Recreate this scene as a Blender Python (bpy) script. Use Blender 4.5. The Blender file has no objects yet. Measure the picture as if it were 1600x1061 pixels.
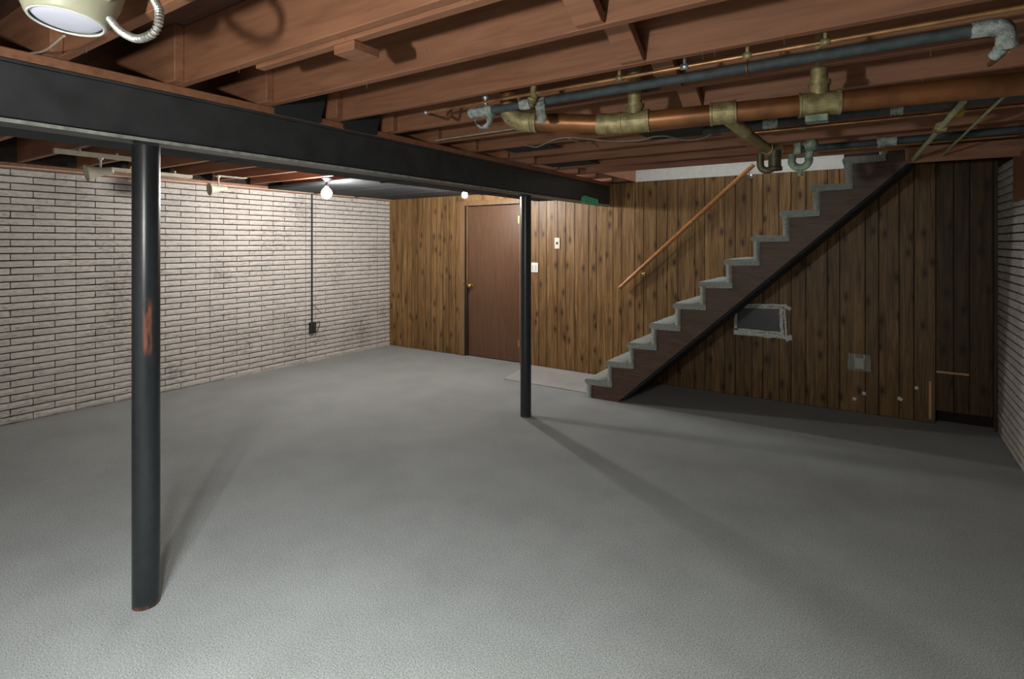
import bpy, bmesh, math, random
from mathutils import Vector, Matrix
random.seed(7)
C = bpy.context.scene.collection
SC = bpy.context.scene

# ------------------------------------------------------------------ camera
FOC = 857.0; HOR = 380.0; CAMH = 1.5
YAW = math.atan2(569, FOC)
cd = bpy.data.cameras.new('camera'); cam = bpy.data.objects.new('camera', cd); C.objects.link(cam)
cam.location = (0, 0, CAMH); cam.rotation_euler = (math.pi/2, 0, YAW)
cd.sensor_width = 36; cd.lens = FOC/1600*36
cd.shift_y = -(530.5-HOR)/1600; cd.clip_start = .02
SC.camera = cam
# ------------------------------------------------------------------ world and exposure
w = bpy.data.worlds.new('world'); SC.world = w; w.use_nodes = True
w.node_tree.nodes['Background'].inputs[0].default_value = (.8, .85, .9, 1)
w.node_tree.nodes['Background'].inputs[1].default_value = .25
SC.view_settings.view_transform = 'Standard'; SC.view_settings.look = 'None'
SC.view_settings.gamma = 1; SC.view_settings.use_curve_mapping = False
SC.view_settings.exposure = 0.42
BULB_A = (-4.677, 3.62, 2.01); BULB_B = (-3.82, 4.80, 2.036); BULB_C = (-.95, -.28, 1.62)
COOL = (1.0, .975, .95); NEUT = (.97, 1.0, .96)
POW_A, POW_B, POW_C, POW_L, POW_S, POW_D = 56, 52, 60, 90, 18, 215
# the three bare bulbs give their light from their own glowing glass (see bare_bulb)
sl = bpy.data.lights.new('stairwell_light', 'AREA'); sl.energy = POW_S; sl.size = 1.2; sl.size_y = .6; sl.shape = 'RECTANGLE'; sl.color = (.9, .95, 1)
so = bpy.data.objects.new('stairwell_light', sl); C.objects.link(so); so.location = (-1.1, 5.28, 3.9)

dl = bpy.data.lights.new('fill_spot', 'SPOT'); dl.energy = POW_D; dl.spot_size = math.radians(142); dl.spot_blend = 1.0; dl.shadow_soft_size = .06; dl.color = NEUT  # unseen fill spot, added to brighten the foreground floor
do = bpy.data.objects.new('fill_spot', dl); C.objects.link(do); do.location = (-.75, .15, 2.045)

def ray(px): l = (px-800)/FOC; return -math.sin(YAW)+l*math.cos(YAW), math.cos(YAW)+l*math.sin(YAW)
def atd(px, py, d): a, b = ray(px); return Vector((a*d, b*d, CAMH+(HOR-py)/FOC*d))
def atY(px, py, Y): return atd(px, py, Y/ray(px)[1])
def atX(px, py, X): return atd(px, py, X/ray(px)[0])
def atZ(px, py, z): return atd(px, py, (z-CAMH)*FOC/(HOR-py))

# ------------------------------------------------------------------ materials
def new_mat(name):
    m = bpy.data.materials.new(name); m.use_nodes = True
    nt = m.node_tree; return m, nt, nt.nodes['Principled BSDF']
def N(nt, t, **kw):
    n = nt.nodes.new(t)
    for k, v in kw.items():
        if k.startswith('i_'): n.inputs[k[2:].replace('_', ' ')].default_value = v
        else: setattr(n, k, v)
    return n
def ramp(nt, stops):
    r = nt.nodes.new('ShaderNodeValToRGB'); e = r.color_ramp.elements
    while len(e) < len(stops): e.new(.5)
    for el, (p, c) in zip(e, stops): el.position = p; el.color = (*c, 1)
    return r
def mix(nt, fac, a, b, mode='MIX'):
    m = nt.nodes.new('ShaderNodeMix'); m.data_type = 'RGBA'; m.blend_type = mode
    for s, v in ((0, fac), (6, a), (7, b)):
        if hasattr(v, 'links') or isinstance(v, bpy.types.NodeSocket): nt.links.new(v, m.inputs[s])
        elif s == 0: m.inputs[0].default_value = v
        else: m.inputs[s].default_value = (*v, 1)
    return m.outputs[2]
def bump(nt, b, h, strength, dist):
    bp = nt.nodes.new('ShaderNodeBump'); bp.inputs['Strength'].default_value = strength; bp.inputs['Distance'].default_value = dist
    nt.links.new(h, bp.inputs['Height']); nt.links.new(bp.outputs[0], b.inputs['Normal'])
def mapped(nt, scale, coord='Object', rand=0):
    tc = nt.nodes.new('ShaderNodeTexCoord'); mp = nt.nodes.new('ShaderNodeMapping'); mp.inputs['Scale'].default_value = scale
    if coord == 'World':
        g = nt.nodes.new('ShaderNodeNewGeometry'); nt.links.new(g.outputs['Position'], mp.inputs[0])
    else: nt.links.new(tc.outputs[coord], mp.inputs[0])
    if rand:
        oi = nt.nodes.new('ShaderNodeObjectInfo'); mu = N(nt, 'ShaderNodeMath', operation='MULTIPLY'); mu.inputs[1].default_value = rand
        nt.links.new(oi.outputs['Random'], mu.inputs[0])
        cx = nt.nodes.new('ShaderNodeCombineXYZ')
        for i in range(3): nt.links.new(mu.outputs[0], cx.inputs[i])
        nt.links.new(cx.outputs[0], mp.inputs['Location'])
    return mp.outputs[0]
def noise(nt, vec, scale, detail=3, rough=.55, dist=0):
    n = N(nt, 'ShaderNodeTexNoise'); n.inputs['Scale'].default_value = scale; n.inputs['Detail'].default_value = detail
    n.inputs['Roughness'].default_value = rough; n.inputs['Distortion'].default_value = dist
    nt.links.new(vec, n.inputs['Vector']); return n.outputs['Fac']

def plain(name, col, rough=.6, metal=0, var=.12, sc=20, bmp=.1, bd=.002, col2=None, coord='World'):
    m, nt, b = new_mat(name); v = mapped(nt, (1, 1, 1), coord); n = noise(nt, v, sc, 4)
    c2 = col2 or tuple(c*(1-var*2) for c in col)
    r = ramp(nt, [(.35, c2), (.62, col)]); nt.links.new(n, r.inputs[0]); nt.links.new(r.outputs[0], b.inputs['Base Color'])
    b.inputs['Roughness'].default_value = rough; b.inputs['Metallic'].default_value = metal
    n2 = noise(nt, v, sc*6, 3); bump(nt, b, n2, bmp, bd); return m

def m_carpet(name, c1, c2, c3, disp=.6):
    m, nt, b = new_mat(name); v = mapped(nt, (1, 1, 1), 'World')
    n1 = noise(nt, v, 180, 3, .75); n2 = noise(nt, v, 2.2, 4, .6); n3 = noise(nt, v, 420, 2)
    r = ramp(nt, [(.36, c1), (.5, c2), (.64, c3)]); nt.links.new(n1, r.inputs[0])
    r2 = ramp(nt, [(.3, (.82, .82, .82)), (.65, (1, 1, 1))]); nt.links.new(n2, r2.inputs[0])
    c = mix(nt, 1.0, r.outputs[0], r2.outputs[0], 'MULTIPLY'); nt.links.new(c, b.inputs['Base Color'])
    b.inputs['Roughness'].default_value = .95; b.inputs['Specular IOR Level'].default_value = .1
    b.inputs['Sheen Weight'].default_value = .15
    bump(nt, b, n1, disp, .006); return m

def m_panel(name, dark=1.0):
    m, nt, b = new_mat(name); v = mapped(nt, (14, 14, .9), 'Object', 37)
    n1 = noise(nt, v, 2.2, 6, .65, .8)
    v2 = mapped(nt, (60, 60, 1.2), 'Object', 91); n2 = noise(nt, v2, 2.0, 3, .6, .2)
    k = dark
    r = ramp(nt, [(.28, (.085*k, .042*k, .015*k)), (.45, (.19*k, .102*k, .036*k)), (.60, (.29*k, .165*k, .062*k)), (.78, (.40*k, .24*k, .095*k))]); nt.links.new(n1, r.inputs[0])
    r2 = ramp(nt, [(.30, (.55, .5, .45)), (.50, (1, 1, 1))]); nt.links.new(n2, r2.inputs[0])
    c = mix(nt, .8, r.outputs[0], r2.outputs[0], 'MULTIPLY')
    v3 = mapped(nt, (7.5, 1, 3.3), 'Object', 53)
    for l_ in nt.links:
        if l_.to_socket.name == 'Vector' and l_.to_node.type == 'MAPPING' and abs(l_.to_node.inputs['Scale'].default_value[0]-7.5) < .01: l_.to_node.inputs['Rotation'].default_value = (math.pi/2, 0, 0)
    vo = N(nt, 'ShaderNodeTexVoronoi'); vo.voronoi_dimensions = '2D'; vo.inputs['Scale'].default_value = 1.0; vo.inputs['Randomness'].default_value = 1; nt.links.new(v3, vo.inputs['Vector'])
    r3 = ramp(nt, [(.06, (.95, .95, .95)), (.12, (.45, .45, .45)), (.24, (0, 0, 0))]); nt.links.new(vo.outputs['Distance'], r3.inputs[0])
    sc_ = nt.nodes.new('ShaderNodeSeparateColor'); nt.links.new(vo.outputs['Color'], sc_.inputs[0])
    gt = N(nt, 'ShaderNodeMath', operation='GREATER_THAN'); gt.inputs[1].default_value = .45; nt.links.new(sc_.outputs[0], gt.inputs[0])
    mk = N(nt, 'ShaderNodeMath', operation='MULTIPLY'); nt.links.new(gt.outputs[0], mk.inputs[0]); nt.links.new(r3.outputs[0], mk.inputs[1])
    c = mix(nt, mk.outputs[0], c, (.055*k, .026*k, .011*k))
    oi = nt.nodes.new('ShaderNodeObjectInfo'); rr = ramp(nt, [(0, (.72, .72, .72)), (1, (1.0, 1.0, 1.0))]); nt.links.new(oi.outputs['Random'], rr.inputs[0])
    c = mix(nt, 1.0, c, rr.outputs[0], 'MULTIPLY')
    nt.links.new(c, b.inputs['Base Color']); b.inputs['Roughness'].default_value = .48; b.inputs['Specular IOR Level'].default_value = .3
    bump(nt, b, n2, .15, .002); return m

def m_wood(name, c1, c2, c3, scale=(2, 30, 30), rough=.5, bm_=.2):
    m, nt, b = new_mat(name); v = mapped(nt, scale, 'Object', 17); n1 = noise(nt, v, 2, 5, .6, .6)
    r = ramp(nt, [(.3, c1), (.5, c2), (.7, c3)]); nt.links.new(n1, r.inputs[0]); nt.links.new(r.outputs[0], b.inputs['Base Color'])
    b.inputs['Roughness'].default_value = rough; bump(nt, b, n1, bm_, .002); return m

def m_brick():
    m, nt, b = new_mat('whitewashed_brick'); v = mapped(nt, (1, 1, 1), 'World')
    n1 = noise(nt, mapped(nt, (1, .5, 1.6), 'World'), 45, 5, .7); n2 = noise(nt, v, 1.5, 5, .65); n3 = noise(nt, v, 90, 4, .7)
    r = ramp(nt, [(.30, (.27, .235, .20)), (.42, (.58, .53, .475)), (.7, (.70, .65, .60))]); nt.links.new(n1, r.inputs[0])
    # soot and damp stains that belong to the wall
    n4 = noise(nt, mapped(nt, (1, 1, 2.5), 'World'), 26, 5, .8)
    ad = N(nt, 'ShaderNodeMath', operation='MULTIPLY'); nt.links.new(n2, ad.inputs[0]); nt.links.new(n4, ad.inputs[1])
    r2 = ramp(nt, [(.27, (0, 0, 0)), (.38, (1, 1, 1))]); nt.links.new(ad.outputs[0], r2.inputs[0])
    sc = N(nt, 'ShaderNodeMath', operation='MULTIPLY'); sc.inputs[1].default_value = .55; nt.links.new(r2.outputs[0], sc.inputs[0])
    c = mix(nt, sc.outputs[0], r.outputs[0], (.17, .145, .12))
    oi = nt.nodes.new('ShaderNodeObjectInfo'); rr = ramp(nt, [(0, (.88, .88, .88)), (1, (1, 1, 1))]); nt.links.new(oi.outputs['Random'], rr.inputs[0])
    c = mix(nt, 1.0, c, rr.outputs[0], 'MULTIPLY')
    nt.links.new(c, b.inputs['Base Color']); b.inputs['Roughness'].default_value = .85; b.inputs['Specular IOR Level'].default_value = .25
    bump(nt, b, n3, .7, .006); return m

def m_rusty(name, base, zlo, zhi):      # black paint with worn rust patches at two heights
    m, nt, b = new_mat(name); v = mapped(nt, (1, 1, 1), 'Object'); vs = mapped(nt, (40, 40, 7), 'Object')
    n = noise(nt, vs, 1.2, 5, .7)
    tc = nt.nodes.new('ShaderNodeTexCoord'); sp = nt.nodes.new('ShaderNodeSeparateXYZ'); nt.links.new(tc.outputs['Object'], sp.inputs[0])
    def band(lo, hi, soft):
        a = N(nt, 'ShaderNodeMapRange'); a.inputs['From Min'].default_value = lo; a.inputs['From Max'].default_value = lo+soft; nt.links.new(sp.outputs[2], a.inputs[0])
        c = N(nt, 'ShaderNodeMapRange'); c.inputs['From Min'].default_value = hi; c.inputs['From Max'].default_value = hi-soft; nt.links.new(sp.outputs[2], c.inputs[0])
        mu = N(nt, 'ShaderNodeMath', operation='MULTIPLY'); nt.links.new(a.outputs[0], mu.inputs[0]); nt.links.new(c.outputs[0], mu.inputs[1]); return mu.outputs[0]
    b1 = band(zlo, zhi, .05)
    dt = N(nt, 'ShaderNodeVectorMath', operation='DOT_PRODUCT'); nt.links.new(tc.outputs['Object'], dt.inputs[0]); dt.inputs[1].default_value = (.957, -.29, 0)
    mr = N(nt, 'ShaderNodeMapRange'); mr.inputs['From Min'].default_value = .047; mr.inputs['From Max'].default_value = .050; nt.links.new(dt.outputs['Value'], mr.inputs[0])
    mb_ = N(nt, 'ShaderNodeMath', operation='MULTIPLY'); nt.links.new(b1, mb_.inputs[0]); nt.links.new(mr.outputs[0], mb_.inputs[1]); b1 = mb_.outputs[0]; b2 = band(-.1, .018, .012)
    ad = N(nt, 'ShaderNodeMath', operation='ADD'); nt.links.new(b1, ad.inputs[0]); nt.links.new(b2, ad.inputs[1])
    r = ramp(nt, [(.42, (0, 0, 0)), (.56, (.85, .85, .85))]); nt.links.new(n, r.inputs[0])
    mu = N(nt, 'ShaderNodeMath', operation='MULTIPLY'); nt.links.new(ad.outputs[0], mu.inputs[0]); nt.links.new(r.outputs[0], mu.inputs[1])
    n2 = noise(nt, v, 30, 4); rb = ramp(nt, [(.3, tuple(c*.7 for c in base)), (.7, base)]); nt.links.new(n2, rb.inputs[0])
    c = mix(nt, mu.outputs[0], rb.outputs[0], (.22, .07, .035)); nt.links.new(c, b.inputs['Base Color'])
    b.inputs['Roughness'].default_value = .30; bump(nt, b, noise(nt, v, 120, 3), .10, .002); return m

M = {}
M['carpet'] = m_carpet('grey_carpet', (.145, .152, .145), (.275, .287, .276), (.41, .425, .41), .25)
M['stair_carpet'] = m_carpet('sage_grey_carpet', (.20, .215, .19), (.35, .37, .33), (.52, .54, .49), .9)
M['rug'] = m_carpet('light_carpet', (.27, .265, .25), (.40, .39, .37), (.52, .51, .49), .9)
M['panel'] = m_panel('knotty_panelling'); M['panel_shaded'] = m_panel('shaded_panelling', .35)
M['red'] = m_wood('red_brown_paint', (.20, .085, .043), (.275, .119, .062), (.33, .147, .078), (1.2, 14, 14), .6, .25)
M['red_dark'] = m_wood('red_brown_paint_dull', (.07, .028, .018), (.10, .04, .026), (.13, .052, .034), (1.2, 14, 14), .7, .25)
M['door'] = m_wood('door_veneer', (.062, .029, .014), (.098, .047, .023), (.128, .062, .030), (45, 45, 1.6), .32, .08)
M['frame'] = m_wood('door_frame_wood', (.12, .062, .027), (.17, .095, .042), (.22, .13, .058), (30, 30, 1.5), .45, .1)
M['stringer'] = m_wood('stringer_wood', (.050, .025, .014), (.085, .044, .026), (.115, .062, .036), (3, 30, 20), .55, .2)
M['rail'] = m_wood('rail_wood', (.27, .105, .032), (.38, .155, .046), (.47, .21, .065), (3, 30, 30), .3, .05)
M['strip'] = m_wood('pale_strip_tone', (.45, .24, .11), (.55, .3, .15), (.62, .36, .19), (30, 30, 3), .5, .05)
M['brick'] = m_brick()
M['mortar'] = plain('dark_mortar', (.035, .025, .018), .95, sc=30)
M['backing'] = plain('dark_backing', (.02, .014, .01), .95)
M['black_steel'] = plain('black_painted_steel', (.046, .050, .053), .40, var=.15, sc=8, bmp=.25)
M['black_matt'] = plain('black_paint', (.022, .026, .028), .85, sc=10)
M['flange_edge'] = plain('dusty_steel_edge', (.40, .42, .36), .6, sc=25, col2=(.22, .24, .21))
M['column'] = m_rusty('black_column_paint', (.020, .023, .025), 1.03, 1.28)
M['column_clean'] = m_rusty('black_column_paint_clean', (.028, .032, .034), -.5, -.3)
M['white'] = plain('white_wall_paint', (.62, .61, .57), .7, var=.04)
M['copper'] = plain('copper_pipe', (.31, .125, .045), .42, .55, col2=(.17, .068, .026), sc=9, bmp=.06)
M['thin_copper'] = plain('dull_copper_tube', (.46, .24, .10), .38, .7, col2=(.26, .13, .06), sc=14, bmp=.06)
M['brass'] = plain('aged_brass_fitting', (.42, .34, .16), .5, .45, col2=(.20, .17, .08), sc=28, bmp=.4)
M['brass_dull'] = plain('dull_brass_pipe', (.26, .19, .085), .45, .5, col2=(.14, .10, .05), sc=12)
M['brass_dark'] = plain('dark_brass_trap', (.10, .085, .045), .5, .4, col2=(.05, .042, .025), sc=20)
M['patina'] = plain('green_corroded_brass', (.26, .33, .24), .7, .2, col2=(.11, .15, .11), sc=40, bmp=.5)
M['foam'] = plain('black_foam_insulation', (.055, .068, .072), .7, sc=25, col2=(.03, .04, .043), bmp=.3)
M['tape'] = plain('silver_duct_tape', (.50, .54, .50), .42, .15, col2=(.22, .245, .23), sc=45, bmp=.9, bd=.006)
M['flex'] = plain('flexible_steel_conduit', (.55, .54, .5), .35, .8, sc=40)
M['beige'] = plain('beige_enamel', (.42, .40, .29), .45, var=.08)
M['cream'] = plain('cream_plastic', (.52, .47, .36), .5, var=.08)
M['wire'] = plain('cream_cable', (.42, .34, .25), .6)
M['plate'] = plain('ivory_plate', (.62, .60, .50), .4, var=.05)
M['whiteplate'] = plain('white_plate', (.72, .72, .70), .4, var=.05)
M['slot'] = plain('dark_slot', (.02, .02, .02), .6)
M['gold'] = plain('polished_brass', (.75, .52, .18), .22, .95, sc=30, var=.1)
M['green'] = plain('green_plastic', (.12, .60, .36), .4, sc=40)
M['masking'] = plain('torn_white_tape', (.88, .88, .84), .6, col2=(.55, .53, .48), sc=60, bmp=.5)
M['darkglass'] = plain('dark_grey_board', (.055, .062, .055), .35, sc=6)
M['yellow'] = plain('yellow_handle', (.5, .30, .02), .5)
M['zinc'] = plain('galvanised_steel', (.5, .52, .5), .35, .8, sc=50)
M['greenish'] = plain('old_galvanised_pipe', (.56, .60, .36), .45, .2, col2=(.36, .40, .24))
def m_emit(name, col, s):
    m, nt, b = new_mat(name); b.inputs['Emission Color'].default_value = (*col, 1); b.inputs['Emission Strength'].default_value = s
    b.inputs['Base Color'].default_value = (.9, .9, .9, 1); return m
M['lampface'] = m_emit('lit_frosted_face', (.78, .80, 1), .16)
M['lampface'].node_tree.nodes['Principled BSDF'].inputs['Base Color'].default_value = (.5, .5, .56, 1)
m, nt, b = new_mat('clear_film'); b.inputs['Base Color'].default_value = (.55, .62, .58, 1); b.inputs['Roughness'].default_value = .2; b.inputs['Alpha'].default_value = .35
n_ = noise(nt, mapped(nt, (1, 1, 1), 'World'), 60, 3); bump(nt, b, n_, .8, .01); M['film'] = m

# ------------------------------------------------------------------ mesh helpers
class MB:
    def __init__(s): s.v = []; s.f = []; s.sm = []
    def add(s, vs, fs, smooth=False):
        o = len(s.v); s.v += [Vector(v) for v in vs]
        s.f += [[i+o for i in f] for f in fs]; s.sm += [smooth]*len(fs); return s
    def box(s, a, b):
        x0, y0, z0 = a; x1, y1, z1 = b
        x0, x1 = min(x0, x1), max(x0, x1); y0, y1 = min(y0, y1), max(y0, y1); z0, z1 = min(z0, z1), max(z0, z1)
        return s.add([(x0,y0,z0),(x1,y0,z0),(x1,y1,z0),(x0,y1,z0),(x0,y0,z1),(x1,y0,z1),(x1,y1,z1),(x0,y1,z1)],
                     [(0,3,2,1),(4,5,6,7),(0,1,5,4),(1,2,6,5),(2,3,7,6),(3,0,4,7)])
    def prism(s, poly, axis, a, b):      # poly: 2D outline; axis 'Y' -> (x,z), 'X' -> (y,z), 'Z' -> (x,y)
        def P(p, t): return {'Y': (p[0], t, p[1]), 'X': (t, p[0], p[1]), 'Z': (p[0], p[1], t)}[axis]
        n = len(poly); vs = [P(p, a) for p in poly]+[P(p, b) for p in poly]
        fs = [list(range(n))[::-1], list(range(n, 2*n))]+[(i, (i+1) % n, n+(i+1) % n, n+i) for i in range(n)]
        return s.add(vs, fs)
    def tube(s, pts, r, n=12, caps=True, smooth=True):
        pts = [Vector(p) for p in pts]; rs = r if isinstance(r, (list, tuple)) else [r]*len(pts)
        up = None; vs = []
        for i, p in enumerate(pts):
            d = (pts[min(i+1, len(pts)-1)]-pts[max(i-1, 0)]).normalized()
            if up is None:
                up = Vector((0, 0, 1)) if abs(d.z) < .9 else Vector((1, 0, 0))
            u = (up-d*up.dot(d)).normalized(); up = u; v = d.cross(u)
            for k in range(n):
                a = 2*math.pi*k/n; vs.append(p+(u*math.cos(a)+v*math.sin(a))*rs[i])
        fs = [(i*n+k, i*n+(k+1) % n, (i+1)*n+(k+1) % n, (i+1)*n+k) for i in range(len(pts)-1) for k in range(n)]
        s.add(vs, fs, smooth)
        if caps: s.add(vs[:n], [list(range(n))[::-1]]); s.add(vs[-n:], [list(range(n))])
        return s
    def lathe(s, prof, c, n=24, axis=None, smooth=True):   # prof: (r, h) along axis from c
        ax = Vector(axis or (0, 0, 1)).normalized(); up = Vector((1, 0, 0)) if abs(ax.x) < .9 else Vector((0, 0, 1))
        u = (up-ax*up.dot(ax)).normalized(); v = ax.cross(u); c = Vector(c); vs = []
        for r, h in prof:
            for k in range(n):
                a = 2*math.pi*k/n; vs.append(c+ax*h+(u*math.cos(a)+v*math.sin(a))*max(r, 1e-4))
        fs = [(i*n+k, i*n+(k+1) % n, (i+1)*n+(k+1) % n, (i+1)*n+k) for i in range(len(prof)-1) for k in range(n)]
        return s.add(vs, fs, smooth)
    def mesh(s, name, mat):
        me = bpy.data.meshes.new(name); me.from_pydata([tuple(v) for v in s.v], [], s.f)
        me.polygons.foreach_set('use_smooth', s.sm); me.materials.append(mat)
        bm = bmesh.new(); bm.from_mesh(me); bmesh.ops.recalc_face_normals(bm, faces=bm.faces); bm.to_mesh(me); bm.free()
        me.update(); return me
    def build(s, name, mat, parent=None, origin=None):
        if origin is None:
            origin = sum(s.v, Vector())/len(s.v) if s.v else Vector()
            if parent is None: origin.z = min(v.z for v in s.v)
        origin = Vector(origin)
        for v in s.v: v -= origin
        o = bpy.data.objects.new(name, s.mesh(name, mat)); C.objects.link(o)
        o.location = origin
        if parent is not None:
            o.parent = parent; o.location = origin-world(parent)
        return o
def world(o):
    l = Vector(o.location)
    while o.parent: o = o.parent; l += o.location
    return l
def tag(o, label=None, cat=None, group=None, kind=None):
    for k, v in (('label', label), ('category', cat), ('group', group), ('kind', kind)):
        if v: o[k] = v
    return o
def thing(name, label, cat, loc, group=None):
    o = bpy.data.objects.new(name, None); C.objects.link(o); o.location = loc; o.empty_display_size = .05
    return tag(o, label, cat, group)
def box(name, a, b, mat, parent=None, **k): return MB().box(a, b).build(name, mat, parent, **k)
def fillet(pts, r, n=5):
    pts = [Vector(p) for p in pts]; out = [pts[0]]
    for i in range(1, len(pts)-1):
        p = pts[i]; a = (pts[i-1]-p); b = (pts[i+1]-p); ra = min(r, a.length*.49, b.length*.49)
        p0 = p+a.normalized()*ra; p1 = p+b.normalized()*ra
        for k in range(n+1):
            t = k/n; out.append(p0*(1-t)**2+p*2*t*(1-t)+p1*t*t)
    return out+[pts[-1]]
def bevel(o, w=.003, seg=2):
    m = o.modifiers.new('bevel', 'BEVEL'); m.width = w; m.segments = seg; m.limit_method = 'ANGLE'; return o

# ------------------------------------------------------------------ room
XL, XR, YB, YF = -5.98, .81, 5.74, -1.7
ZJ, ZS = 2.17, 2.405
def struct(o, label=None): return tag(o, label, None, None, 'structure')
struct(box('floor', (XL-.1, YF-.1, -.1), (XR+.1, YB+.2, 0), M['carpet']), 'grey speckled carpet covering the whole basement floor')
wl = struct(box('wall_left', (XL-.15, YF, 0), (XL-.012, YB+.1, ZS), M['mortar']), 'whitewashed long brick wall on the left')
wr = struct(box('wall_right', (XR+.012, YF, 0), (XR+.15, YB+.1, ZS), M['mortar']), 'brick wall in shadow at the right edge')
wb = struct(MB().box((XL-.1, YB+.0055, 0), (-4.57, YB+.15, ZS)).box((-3.69, YB+.0055, 0), (.41, YB+.15, ZS)).box((.41, YB+.0055, .117), (XR+.1, YB+.15, ZS)).box((.41, YB+.13, 0), (XR+.1, YB+.15, .117)).box((-4.57, YB+.052, 2.0), (-3.69, YB+.15, ZS)).box((-4.56, YB+.12, 0), (-3.70, YB+.15, 2.0)).build('wall_back', M['backing']), 'knotty pine plank panelled wall at the back')
struct(box('wall_front', (XL-.1, YF-.1, 0), (XR+.1, YF, ZS), M['white']), 'wall behind the camera')

# bricks
BL, BH = .297, .0587
def brick_mesh(L, H, seed, sgn):          # face towards +X (sgn 1) or -X (sgn -1); origin at wall plane
    rnd = random.Random(seed); nx, nz = 4, 2; D = .012; g = []
    vs = []; fs = []
    for j in range(nz+1):
        for i in range(nx+1):
            e = (i in (0, nx)) or (j in (0, nz))
            y = -L/2+L*i/nx; z = -H/2+H*j/nz
            if e: d = D-.003-rnd.random()*.002
            else: d = D+rnd.uniform(-.001, .003)
            if i in (0, nx): y += rnd.uniform(-.0012, .0012)
            if j in (0, nz): z += rnd.uniform(-.001, .001)
            vs.append((sgn*d, y, z))
    W = nx+1
    for j in range(nz):
        for i in range(nx): a = j*W+i; fs.append((a, a+1, a+W+1, a+W))
    ring = [i for i in range(W)]+[j*W+nx for j in range(1, nz+1)]+[nz*W+i for i in range(nx-1, -1, -1)]+[j*W for j in range(nz-1, 0, -1)]
    base = len(vs)
    for r in ring: vs.append((sgn*-.012, vs[r][1], vs[r][2]))
    n = len(ring)
    for k in range(n): fs.append((ring[k], ring[(k+1) % n], base+(k+1) % n, base+k))
    return MB().add(vs, fs)
def brick_wall(parent, x, sgn, y0, y1, ya, phase, seams, zbase, ztop):
    full = [brick_mesh(BL-.008, BH-.0105, s, sgn).mesh('brick', M['brick']) for s in range(8)]
    cache = {}
    def cut(L, H, s):
        key = (round(L, 3), round(H, 3), s % 3)
        if key not in cache: cache[key] = brick_mesh(L, H, 50+s, sgn)
        return cache[key]
    cells = []
    z = ztop; k = 0
    rows = []
    while z > .004:
        lo = max(z-BH, 0.0); rows.append((lo, z, k)); z = lo; k += 1
    for lo, hi, k in rows:
        off = phase+(BL/2 if k % 2 else 0)
        n0 = math.floor((y0-off)/BL)
        y = off+n0*BL
        while y < y1:
            a, b = max(y, y0), min(y+BL, y1)
            sp = [s for s in seams if a+.03 < s < b-.03]
            if sp: cells += [(a, sp[0], lo, hi, 1), (sp[0], b, lo, hi, 2)]
            elif b-a > .02: cells.append((a, b, lo, hi, 0))
            y += BL
    cells_in = sorted([c for c in cells if c[0] >= ya-.16], key=lambda c: (abs(c[0]-ya)))
    parts, rest = cells_in[:300], cells_in[300:]+[c for c in cells if c[0] < ya-.16]
    for i, (a, b, lo, hi, e) in enumerate(parts):
        ga, gb = (.004 if e != 2 else .0015), (.004 if e != 1 else .0015)
        L = b-a-ga-gb; H = hi-lo-.0105
        if H < .012: H = hi-lo-.004
        me = full[random.randrange(8)] if abs(L-(BL-.008)) < .001 and abs(H-(BH-.0105)) < .001 else None
        if me is None:
            q = cut(L, H, random.randrange(3))
            if not hasattr(q, 'me'): q.me = q.mesh('brick', M['brick'])
            me = q.me
        o = bpy.data.objects.new('brick', me); C.objects.link(o); o.parent = parent
        o.location = Vector((x, (a+ga+b-gb)/2, (lo+hi)/2))-parent.location
    mb = MB()
    for a, b, lo, hi, e in rest:
        q = brick_mesh(b-a-.008, max(hi-lo-.0105, .01), random.randrange(9999), sgn); c = Vector((x, (a+b)/2, (lo+hi)/2))
        mb.add([v+c for v in q.v], q.f)
    if rest: tag(mb.build('brick_field', M['brick'], parent), kind='stuff')
brick_wall(wl, XL, 1, -.9, YB, 1.30, 1.486, [1.934+1.188*k for k in range(-3, 4)], 0, 2.118)
brick_wall(wr, XR, -1, 2.2, YB, 3.7, 1.60, [], 0, 2.10)
struct(MB().box((XL-.012, YF, 2.118), (XL+.012, YB, 2.128)).box((XL-.012, YF, 2.128), (XL+.03, YB, ZJ-.003)).build('trim_1', M['red']), 'red-brown painted board along top of left brick wall')
struct(box('trim_2', (XL+.03, YF, 2.128), (XL+.036, YB, 2.138), M['cream']), 'thin cream moulding along the top of the left wall')

# planks on the back wall
GX = [-5.98,-5.83,-5.73,-5.624,-5.53,-5.424,-5.266,-5.17,-5.064,-4.948,-4.84,-4.722,-4.64]
GX2 = [-3.62,-3.533,-3.418,-3.311,-3.162,-3.05,-2.932,-2.752,-2.655,-2.453,-2.354,-2.198,-2.1,-1.955,-1.84,-1.729,-1.552,-1.456,-1.263,-1.16,-1.007,-.909,-.769,-.666,-.543,-.368,-.273,-.08,.019,.164,.266,.412,.528,.629,.775,.805]
def planks(gx):
    for a, b in zip(gx[:-1], gx[1:]):
        z0 = 0.004; gp_ = .0045 if a < -4 else .003
        if a >= .40 and b <= .79: z0 = .115
        m = M['panel_shaded'] if a > .40 else M['panel']  # right-hand planks: the corner's shade is put into a darker wood colour
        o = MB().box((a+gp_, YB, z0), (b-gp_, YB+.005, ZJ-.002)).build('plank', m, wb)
        bevel(o, .0015, 1)
planks(GX); planks(GX2)
box('plank', (.63, YB-.004, .004), (.80, YB-.001, 1.95), M['panel_shaded'], wb) if False else None
box('plank', (.78, YB, .004), (.805, YB+.05, .115), M['panel_shaded'], wb) if False else None
box('plank', (-4.64, YB, 2.06), (-3.62, YB+.05, ZJ-.002), M['panel'], wb)

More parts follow.
